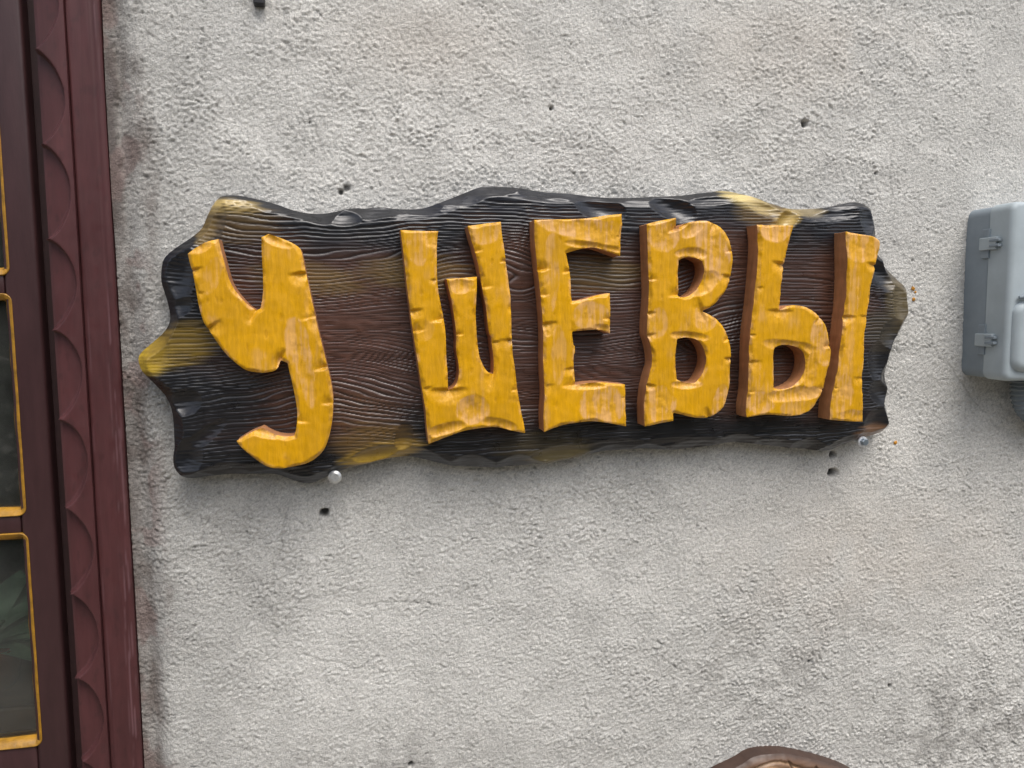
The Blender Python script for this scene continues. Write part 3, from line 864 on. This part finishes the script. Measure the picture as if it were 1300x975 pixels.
LET['Ш'] = dict(outer=C(3, (197, 292), (290, 297), (392, 298), (385, 350), (383, 450), (386, 560), (400, 660), (420, 740), (430, 830), (432, 920)) + C(4, (440, 290), (442, 388), (470, 375), (490, 350), (500, 300), (495, 240), (482, 180), (485, 130))
                + C(3, (485, 840), (478, 760), (465, 680), (450, 610), (434, 545), (510, 540), (592, 533), (590, 620), (585, 720), (590, 830), (600, 920)) + C(4, (605, 220), (625, 265), (650, 298), (677, 305), (680, 230), (668, 150), (665, 110))
                + C(3, (655, 830), (645, 760), (640, 690), (620, 610), (605, 500), (580, 400), (558, 330), (543, 272), (620, 260), (715, 250), (720, 320), (735, 420), (750, 520), (762, 620), (768, 720), (770, 820))
                + C(4, (775, 200), (790, 290), (803, 400), (818, 500), (832, 550), (839, 608), (780, 598), (720, 582), (660, 577), (590, 585), (510, 600), (430, 630), (343, 666), (335, 600), (325, 480), (308, 380), (290, 270), (270, 140), (258, 60))
                + C(3, (255, 780), (245, 690), (232, 600), (220, 480), (207, 370)), holes=[],
    notch=[(521, 395, 7, 6), (524, 421, 8, 6), (536, 494, 6, 5), (555, 310, 7, 5), (563, 405, 8, 6), (640, 332, 7, 6), (649, 432, 8, 6), (578, 425, 7, 5), (568, 497, 10, 7), (626, 480, 9, 6), (625, 435, 6, 4), (657, 495, 6, 5), (556, 355, 6, 4), (609, 318, 5, 4), (614, 365, 6, 4)],
    facet=[(600, 520, 22, 20, 0, 3.0, .7), (585, 362, 16, 12, 0, 2.5, .5), (530, 310, 14, 30, 0, .8, .5), (615, 295, 20, 16, 0, .8, .5), (635, 540, 26, 9, 15, 3, .4), (565, 545, 30, 8, -14, 3, .3), (538, 420, 14, 14, 0, .8, .2), (545, 300, 12, 14, 0, 1.8, .2)])
LET['Е'] = dict(outer=C(5, (75, 240), (180, 238), (345, 235), (430, 218), (525, 210), (528, 270), (520, 340), (517, 427), (450, 402), (390, 380), (330, 384), (238, 412), (250, 470), (262, 540), (264, 620), (268, 662), (330, 650), (400, 628), (465, 618), (467, 700), (466, 827), (420, 806), (370, 806), (268, 816), (276, 880), (283, 930))
                + C(6, (283, 160), (275, 250), (283, 300), (285, 362), (330, 352), (400, 345), (480, 352), (543, 358), (545, 450), (548, 574), (480, 560), (400, 548), (330, 550), (250, 560), (180, 580), (125, 602), (120, 520), (130, 400), (120, 280), (122, 150), (120, 60))
                + C(5, (118, 770), (112, 680), (100, 560), (85, 440), (75, 330)), holes=[],
    notch=[(682, 343, 9, 7), (721, 345, 8, 7), (688, 412, 8, 7), (727, 468, 7, 6), (688, 375, 6, 4), (726, 418, 9, 5), (730, 492, 8, 5), (787, 300, 6, 4), (775, 405, 6, 5), (692, 490, 6, 4), (790, 505, 5, 4)],
    facet=[(735, 288, 58, 16, 12, 1.9, .8), (770, 300, 26, 18, -30, 1.6, .5), (765, 515, 30, 26, 0, 1.5, .8), (750, 402, 24, 20, -8, 1.2, .7), (700, 345, 10, 50, 0, .8, .5), (710, 450, 10, 40, 0, .7, .4), (770, 418, 22, 6, 12, 3, .4), (745, 490, 30, 5, -2, 3, .2), (690, 420, 12, 8, 20, 2, .5), (755, 313, 38, 6, 8, 3.5, .3)])
LET['В'] = dict(outer=C(5, (655, 262), (700, 248), (803, 230), (808, 265), (818, 292), (840, 262), (890, 248), (950, 243), (1000, 255), (1045, 285), (1075, 330), (1093, 390), (1098, 450), (1088, 530), (1065, 600), (1030, 650), (985, 690), (938, 711), (985, 730), (1030, 765), (1065, 820), (1085, 880), (1088, 930))
                + C(6, (1088, 220), (1085, 290), (1080, 370), (1065, 440), (1040, 490), (1000, 515), (960, 532), (890, 528), (830, 512), (790, 503), (790, 545), (720, 560), (645, 574), (640, 480), (650, 380), (670, 300), (688, 250), (680, 180), (662, 120))
                + C(5, (655, 830), (658, 740), (668, 640), (665, 540), (662, 440), (658, 340)),
    holes=[C(5, (818, 450), (850, 432), (900, 432), (940, 455), (952, 500), (938, 560), (905, 610), (862, 640), (818, 640), (815, 540)),
           C(6, (808, 125), (850, 112), (910, 122), (940, 150), (960, 200), (960, 250), (945, 300), (915, 345), (890, 353), (840, 347), (808, 332), (802, 230))],
    notch=[(824, 355, 7, 6), (827, 397, 7, 5), (929, 352, 8, 6), (926, 455, 7, 6), (922, 320, 6, 4), (825, 425, 6, 5), (860, 290, 8, 9), (900, 525, 9, 7), (890, 395, 10, 7), (928, 430, 7, 5), (858, 375, 7, 5), (830, 490, 8, 5), (905, 288, 9, 7)],
    facet=[(842, 300, 20, 20, 0, 1.3, .7), (905, 315, 20, 40, -20, 1.2, .85), (838, 515, 20, 26, 0, 1.6, .75), (895, 360, 24, 12, -40, 3, .4), (895, 405, 16, 16, 0, 1.6, .6), (872, 488, 20, 6, 0, 3, .5), (915, 510, 10, 24, 15, 1.6, .8), (880, 322, 24, 8, 0, 3, .5), (880, 290, 18, 10, -30, 2.2, .6), (835, 410, 14, 20, 0, .8, .5), (875, 427, 26, 6, 5, 3, .3)])
LET['Ь'] = dict(outer=C(7, (328, 265), (400, 268), (515, 270), (500, 340), (480, 410), (465, 480), (455, 560), (448, 640), (444, 712), (460, 698), (490, 682), (540, 680), (600, 695), (650, 735), (685, 790), (700, 850), (708, 910))
                + C(8, (708, 200), (700, 270), (680, 350), (655, 420), (620, 475), (570, 510), (500, 522), (430, 515), (370, 512), (275, 526), (272, 470), (285, 400), (288, 300), (290, 150), (297, 60))
                + C(7, (300, 770), (312, 680), (325, 560), (335, 450), (338, 350)),
    holes=[C(8, (420, 170), (460, 150), (520, 158), (560, 175), (582, 210), (579, 280), (555, 335), (510, 370), (460, 385), (414, 377), (414, 280))],
    notch=[(992, 335, 8, 6), (1052, 440, 7, 5), (954, 460, 8, 6), (951, 498, 7, 6), (984, 403, 10, 7), (1040, 405, 6, 5), (1045, 495, 8, 5), (963, 365, 6, 4), (955, 425, 6, 4)],
    facet=[(985, 290, 20, 18, 0, 1.8, .75), (1042, 435, 12, 30, -10, 1.2, .7), (965, 512, 18, 16, 0, 1.4, .8), (1010, 500, 40, 10, -6, 3, .6), (1005, 440, 40, 8, 8, 3, .3), (1015, 520, 24, 14, 0, 1.0, .5), (960, 350, 6, 40, 3, 1.8, .4), (1030, 470, 8, 30, 10, 3, .3)])
LET['І'] = dict(outer=C(7, (790, 300), (830, 310), (938, 326), (962, 350), (955, 410), (940, 470), (925, 550), (908, 650), (895, 720), (888, 790)) + C(8, (885, 100), (880, 200), (870, 300), (870, 430), (878, 551), (800, 548), (704, 540), (705, 480), (715, 420), (735, 330), (755, 220), (768, 100))
                + C(7, (775, 770), (785, 680), (792, 560), (793, 450), (790, 360)), holes=[],
    notch=[(1111, 336, 9, 7), (1076, 402, 9, 7), (1095, 480, 7, 5), (1099, 402, 6, 4), (1068, 440, 6, 4), (1060, 492, 6, 4)],
    facet=[(1095, 312, 24, 22, 0, 1.8, .7), (1085, 370, 8, 40, 5, .9, .5), (1070, 500, 14, 26, 8, 1.4, .6), (1085, 530, 22, 10, 5, 1.6, .7), (1080, 430, 6, 40, 6, .8, .4)])

YEL, WOOD = lin(214, 157, 8), lin(230, 180, 130)
def make_letter(ch, parent, name='letter'):
    L_ = LET[ch]
    loops = [loop_on(smooth_loop(L_['outer'], 2, 42), Y_LF + .002)] + [loop_on(smooth_loop(h_, 2, 42), Y_LF + .002) for h_ in L_['holes']]
    sd = sum(ord(c) for c in ch) % 97
    ndat = []
    for (px, py, w, dep) in L_['notch']:
        x, z = at(px, py, Y_LF)
        d, qx, qz, ins = seg_dist(np.array([x]), np.array([z]), loops)
        q0 = np.array((qx[0], qz[0]))
        best = None
        for lp in loops:
            for a_, b_ in zip(lp, np.roll(lp, -1, 0)):
                dd = b_ - a_; t = np.clip(((q0 - a_).dot(dd)) / max(dd.dot(dd), 1e-14), 0, 1)
                e_ = np.linalg.norm(q0 - a_ - t * dd)
                if best is None or e_ < best[0]: best = (e_, dd / max(np.linalg.norm(dd), 1e-9))
        v_ = .55 + .6 * abs(math.sin(px * 1.7 + py))
        ndat.append((q0, best[1], w * .00085 * v_, dep * .0009 * (.5 + .6 * abs(math.sin(px * .9 + py * 2.3))), 1 if (px + py) % 2 else -1))
    def hf(X, Z, d):
        PXa, PYa = pix_fields(X, Z, Y_LF)
        bw = 0.0026 + 0.0034 * fbm(X * 40, Z * 40, 131 + sd, 3)
        bw = np.maximum(bw, 0.0010)
        h = np.minimum(bw, .0045) * 0.95 * np.clip(1 - d / bw, 0, 1)
        for (cx, cy, rx, ry, an, dep, wr) in L_['facet']:
            r2 = ell(PXa, PYa, cx, cy, rx, ry, an) + 0.25 * pn(X * 90, Z * 90, int(cx) % 60)
            h = np.maximum(h, dep * .001 * (1 - r2))
        for (q0, tv, w, dep, sg) in ndat:
            a_ = (X - q0[0]) * tv[0] + (Z - q0[1]) * tv[1]
            a_ = a_ * sg
            prof = np.where(a_ > 0, 1 - a_ / (w * 1.7), 1 + a_ / (w * 0.35))
            r_ = np.hypot(X - q0[0], Z - q0[1])
            h = np.maximum(h, dep * np.clip(prof, 0, 1) * np.clip(1 - r_ / (w * 2.3), 0, 1))
        gr = pn(X * 330, Z * 12, 141 + sd)
        return h + 0.0006 * gr * sstep(.0002, .0012, h) + 0.0007 * fbm(X * 140, Z * 110, 145, 3) * sstep(.0003, .0015, h) + 0.0005 * fbm(X * 14, Z * 14, 142 + sd, 2) + 0.00035 * pn(X * 320, Z * 14, 143) + 0.00025 * pn(X * 120, Z * 120, 144) + 0.0004 * sstep(.36, .52, pn(X * 210, Z * 60, 146 + sd))
    def cf(X, Z, d, h):
        PXa, PYa = pix_fields(X, Z, Y_LF)
        col = np.tile(YEL[None, :], (len(X), 1)) * (1 + 0.16 * fbm(X * 12, Z * 12, 151 + sd, 3) + 0.10 * fbm(X * 70, Z * 50, 157, 3))[:, None]
        streak = pn(X * 300, Z * 9, 152 + sd) + 0.5 * pn(X * 700, Z * 25, 153)
        wear = np.zeros(len(X))
        for (cx, cy, rx, ry, an, dep, wr) in L_['facet']:
            r2 = ell(PXa, PYa, cx, cy, rx, ry, an)
            r2 = r2 + 0.35 * fbm(X * 70, Z * 50, int(cy) % 40, 3)
            wear = np.maximum(wear, wr * sstep(1.05, 0.8, r2) * (.75 + .25 * sstep(0, 1, r2)))
        edge = sstep(.004, .0005, d) * sstep(-.1, .3, fbm(X * 60, Z * 60, 154 + sd, 2)) * .7
        stray = .30 * sstep(.15, .45, fbm(X * 26, Z * 15, 158 + sd, 3))
        wear = np.maximum(np.maximum(wear, edge), stray) * (.15 + .85 * sstep(-.16, .18, .9 * streak + .8 * fbm(X * 90, Z * 55, 155, 3)))
        col = blend(col, wear * .82, WOOD)
        dk = sstep(.25, .5, fbm(X * 110, Z * 110, 156 + sd, 3)) * sstep(.006, .001, d) + .35 * sstep(.36, .52, pn(X * 210, Z * 60, 146 + sd))
        return np.clip(blend(col, dk * .5, lin(120, 74, 20)), 0, 1)
    return mesh_obj(name, relief(name, loops, 0.0010, Y_LF, Y_BF + .0035, hf, cf, [M['letter'], M['letter_side']]), parent)
for ch, txt in (('У', 'У'), ('Ш', 'Ш'), ('Е', 'Е'), ('В', 'В'), ('Ь', 'Ы')):
    o = make_letter(ch, sign)
    o['label'] = 'carved ochre yellow wooden letter ' + txt
    if ch == 'Ь':
        make_letter('І', o, 'letter_stroke')

# ================================================================== fixings, box, plaque and small things
def screw(px, py, rh_, label, hexed):
    yh = -0.030
    x, z = at(px, py, yh)
    s = empty('screw', (x, wall_y(x, z), z))
    tag(s, label, 'screw', 'screws holding up the carved sign')
    bm = bmesh.new()
    add_tube(bm, [(x, yy, z) for yy in (0.02, yh + .003)], [.0026, .0026], 12)
    bm_obj('shank', bm, M['steel'], s, smooth=True)
    bm = bmesh.new()
    if not hexed:
        prof = [(.0035, .004), (.003, rh_ * .96), (.0022, rh_), (.0012, rh_ * .98), (.0004, rh_ * .86), (-.0004, rh_ * .66), (-.0008, rh_ * .62), (-.0010, rh_ * .4), (-.0008, rh_ * .28), (.0002, rh_ * .22), (.0002, rh_ * .05)]
        add_tube(bm, [(x, yh + a_, z) for a_, b_ in prof], [b_ for a_, b_ in prof], 28)
        bm_obj('head', bm, M['steel'], s, smooth=True)
    else:
        prof = [(.004, .004), (.0035, rh_), (.0022, rh_), (.0016, rh_ * .92)]
        add_tube(bm, [(x, yh + a_, z) for a_, b_ in prof], [b_ for a_, b_ in prof], 28)
        bm_obj('washer', bm, M['bright_zinc'], s, smooth=True)
        bm = bmesh.new()
        prof = [(.0018, rh_ * .70), (-.0030, rh_ * .70), (-.0036, rh_ * .60)]
        add_tube(bm, [(x, yh + a_, z) for a_, b_ in prof], [b_ for a_, b_ in prof], 6)
        bm_obj('head', bm, M['dark_steel'], s)
screw(425, 606, .0074, 'shiny domed screw under the gold patch at the letter У end of the sign', False)
screw(1097, 561, .0066, 'hex headed screw with washer under the letter Ы end of the sign', True)

# --- grey electrical box
xb, zt = at(1229.5, 266, 0.0)
_, zb = at(1221, 477, 0.0)
ys = np.linspace(0, -.12, 241)
yseam = ys[np.argmin([abs(px_of(xb, y_, zt)[0] - 1259) for y_ in ys])]
BW = 0.17
box = empty('electrical_box', (xb + BW / 2, 0, zb))
tag(box, 'grey plastic electrical box with hinged lid and corrugated conduit on stucco wall', 'electrical box')
def rbox(x0, x1, y0, y1, z0, z1, r, seg, front_r=0.0, fseg=4):
    """box with rounded vertical-view corners (XZ) and optional rounded front edge; front is y0"""
    bm = bmesh.new()
    def loop(ins, y):
        pts = []
        rr_ = max(r - ins, .0005)
        for (cx_, cz_, a0) in ((x1 - r, z1 - r, 0), (x0 + r, z1 - r, 90), (x0 + r, z0 + r, 180), (x1 - r, z0 + r, 270)):
            for k in range(seg + 1):
                a = R(a0 + 90 * k / seg)
                pts.append(bm.verts.new((cx_ + rr_ * math.cos(a), y, cz_ + rr_ * math.sin(a))))
        return pts
    L_ = [loop(0, y1)]
    if front_r > 0:
        for k in range(fseg + 1):
            a = R(90 * k / fseg)
            L_.append(loop(front_r * (1 - math.cos(a)), y0 + front_r * (1 - math.sin(a))))
    else:
        L_.append(loop(0, y0))
    for a_, b_ in zip(L_, L_[1:]):
        n = len(a_)
        for k in range(n): bm.faces.new((a_[k], b_[k], b_[(k + 1) % n], a_[(k + 1) % n]))
    bm.faces.new(L_[-1]); bm.faces.new(list(reversed(L_[0])))
    bmesh.ops.recalc_face_normals(bm, faces=bm.faces)
    return bm
bm_obj('box_base', rbox(xb, xb + BW, yseam + .0016, 0.004, zb, zt, .012, 5), M['box_side'], box, smooth=True)
ylid = yseam - 0.034
lid = bm_obj('lid', rbox(xb - .0012, xb + BW + .0012, ylid, yseam, zb - .0014, zt + .0014, .011, 6, .0065, 5), M['box_grey'], box, smooth=True)
lid['label'] = 'lighter grey lid with raised panel and finger grip'
# raised panel on the lid: grip at its top
xg0 = at(1283, 430, ylid)[0]; zg1 = at(1290, 382, ylid)[1]
bm = rbox(xg0, xg0 + .085, ylid - .008, ylid + .002, zb + .010, zg1, .016, 6, .0099, 6)
bm_obj('raised_panel', bm, M['box_grey'], lid, smooth=True)
bm = bmesh.new()
gpts = [(xg0 + .006 + .06 * t, ylid - .0035 - .006 * math.sin(math.pi * t) , zg1 + .004 + .004 * math.sin(math.pi * t)) for t in np.linspace(0, 1, 9)]
add_tube(bm, gpts, [.0022, .0038, .0046, .005, .005, .005, .0046, .0038, .0022], 12)
bm_obj('finger_grip', bm, M['box_side'], lid, smooth=True)
for (py0, py1) in ((290.5, 328), (412, 450)):
    za, zb2 = at(1258, py0, yseam)[1], at(1258, py1, yseam)[1]
    hgt = za - zb2
    hp = empty('hinge', (xb, yseam, (za + zb2) / 2)); hp.parent = box; hp.location = Vector((xb, yseam, (za + zb2) / 2)) - box.location
    bm = bmesh.new()
    add_box(bm, xb - .0035, xb + .002, yseam - .002, yseam + .009, zb2, za)
    bm_obj('hinge_leaf', bm, M['box_side'], hp, bevel=.0008)
    bm = bmesh.new()
    add_box(bm, xb - .0062, xb - .0008, yseam - .016, yseam + .011, zb2 + hgt * .28, zb2 + hgt * .70)
    bm_obj('hinge_clip', bm, M['box_grey'], hp, bevel=.0009)
    bm = bmesh.new()
    for f in (.36, .54):
        add_box(bm, xb - .0072, xb - .0020, yseam - .021, yseam - .006, zb2 + hgt * f, zb2 + hgt * (f + .09))
    bm_obj('hinge_knuckle', bm, M['box_side'], hp, bevel=.0006)
# corrugated conduit below
xc = at(1297, 505, -.022)[0]
bm = bmesh.new()
pts, rad = [], []
for i in range(241):
    t = i / 240
    s = t * 0.30
    th = min(max((s - .022) / .040, 0), 1.45)
    if i == 0: cp = Vector((xc, -.024, zb + .004))
    else: cp = cp + Vector((math.sin(th), 0.0, -math.cos(th))) * (0.30 / 240)
    pts.append(tuple(cp))
    rad.append(.0145 + .0014 * math.sin(i * 2 * math.pi / 4))
add_tube(bm, pts, rad, 20)
bm_obj('conduit', bm, M['conduit'], box, smooth=False)
bm = bmesh.new()
add_tube(bm, [(xc, -.024, zb - z) for z in (-.004, .004, .005)], [.019, .019, .0165], 28)
bm_obj('gland', bm, M['box_side'], box, smooth=True)

# --- brown carved plaque lower on the wall
top = C(9, (100, 640), (165, 600), (245, 564), (276, 540), (318, 527), (390, 522), (470, 535), (555, 556), (630, 580), (690, 610), (730, 650))
tl = [at(x, y, -.020) for x, y in top]
xa, xz = tl[0][0], tl[-1][0]
zz0 = tl[0][1]
low = [(xz + .02, zz0 - .03), (xz + .035, zz0 - .08), (xz + .02, zz0 - .14), (xz - .03, zz0 - .19), ((xa + xz) / 2, zz0 - .225), (xa + .03, zz0 - .19), (xa - .02, zz0 - .14), (xa - .035, zz0 - .08), (xa - .02, zz0 - .03)]
pl = np.array(smooth_loop(tl + low, 2, 200))
pc = pl.mean(0)
def plaque_lines(X, Z, d):
    # leaf veins cut along and across the rim
    ang = np.arctan2(Z - pc[1], X - pc[0])
    l1 = np.abs(d - .011 - .0025 * np.sin(ang * 6)) ; l2 = np.abs(d - .026 - .004 * np.sin(ang * 5 + 1))
    sp = np.abs(np.mod(ang * 9 + d * 90 + .4 * np.sin(ang * 5), 2 * np.pi) - np.pi)
    return l1, l2, sp
def plaque_h(X, Z, d):
    l1, l2, sp = plaque_lines(X, Z, d)
    h = .007 * np.clip(1 - d / .009, 0, 1) ** 1.5
    h = np.maximum(h, .0035 * sstep(.0030, .0006, l1)); h = np.maximum(h, .003 * sstep(.003, .0006, l2))
    cut = sstep(.45, .08, sp) * sstep(.004, .008, d) * sstep(.028, .02, d)
    return np.maximum(h, .004 * cut) + .0009 * pn(X * 25, Z * 260, 161) + .0006 * fbm(X * 90, Z * 90, 164, 3) + .004 * sstep(.03, .06, d)
def plaque_c(X, Z, d, h):
    l1, l2, sp = plaque_lines(X, Z, d)
    col = np.tile(lin(104, 78, 60)[None, :], (len(X), 1)) * (1 + .25 * fbm(X * 25, Z * 60, 162, 3))[:, None]
    col = blend(col, sstep(.006, .0, d) * .7, lin(62, 50, 46))
    w = sstep(.005, .002, np.abs(d - .016)) * sstep(-.2, .3, fbm(X * 30, Z * 30, 163, 2)) * .8
    col = blend(col, w, lin(196, 156, 118))
    col = blend(col, sstep(.0025, .0008, l1) * .7, lin(200, 164, 128))
    return np.clip(blend(col, sstep(.35, .1, sp) * sstep(.004, .008, d) * sstep(.03, .02, d) * .7, lin(70, 52, 42)), 0, 1)
plq = mesh_obj('carved_plaque', relief('carved_plaque', [pl], .0013, -.026, .0005, plaque_h, plaque_c, [M['plaque'], M['plaque_side']]))
tag(plq, 'brown carved wooden plaque with tan leaf cuts, below the lettered sign', 'plaque')

# --- black iron strap whose lower end shows above the sign
x0, z0 = at(321.5, 5, -.008); x1, _ = at(336, 5, -.008)
br = empty('iron_bracket', ((x0 + x1) / 2, 0, z0))
tag(br, 'black iron wall bracket with its lower end above the sign', 'bracket')
bm = bmesh.new(); add_box(bm, x0, x1, -.009, .002, z0, z0 + .16)
bm_obj('strap', bm, M['black_iron'], br, bevel=.0015)
bm = bmesh.new()
xm_ = (x0 + x1) / 2
add_tube(bm, [(xm_, -.006, z0 + .14), (xm_, -.10, z0 + .145), (xm_, -.17, z0 + .15), (xm_, -.19, z0 + .165), (xm_, -.185, z0 + .185), (xm_, -.165, z0 + .185)], [.006] * 6, 12)
bm_obj('hook_arm', bm, M['black_iron'], br, smooth=True)
for dz in (.025, .11):
    bm = bmesh.new(); add_tube(bm, [(xm_, y_, z0 + dz) for y_ in (-.008, -.011, -.0125)], [.0042, .0038, .002], 14)
    bm_obj('rivet', bm, M['black_iron'], br, smooth=True)

# --- drops of letter paint on the plaster
rd = random.Random(2)
for (px, py, r) in ((1160, 366, 3.6), (1163, 371, 2.2), (1160, 380, 3.2), (1137, 562, 3.4)):
    x, z = at(px, py, 0)
    yw = wall_y(x, z)
    s = r * .00075
    bm = bmesh.new()
    bmesh.ops.create_icosphere(bm, subdivisions=2, radius=1)
    for v in bm.verts:
        k = 1 + .35 * math.sin(v.co.x * 4 + px) * math.cos(v.co.z * 5 + py)
        v.co = Vector((x + v.co.x * s * k, yw - .0004 + v.co.y * s * .45, z + v.co.z * s * k))
    bm_obj('paint_drop', bm, M['paint_drop'], wall, smooth=True)
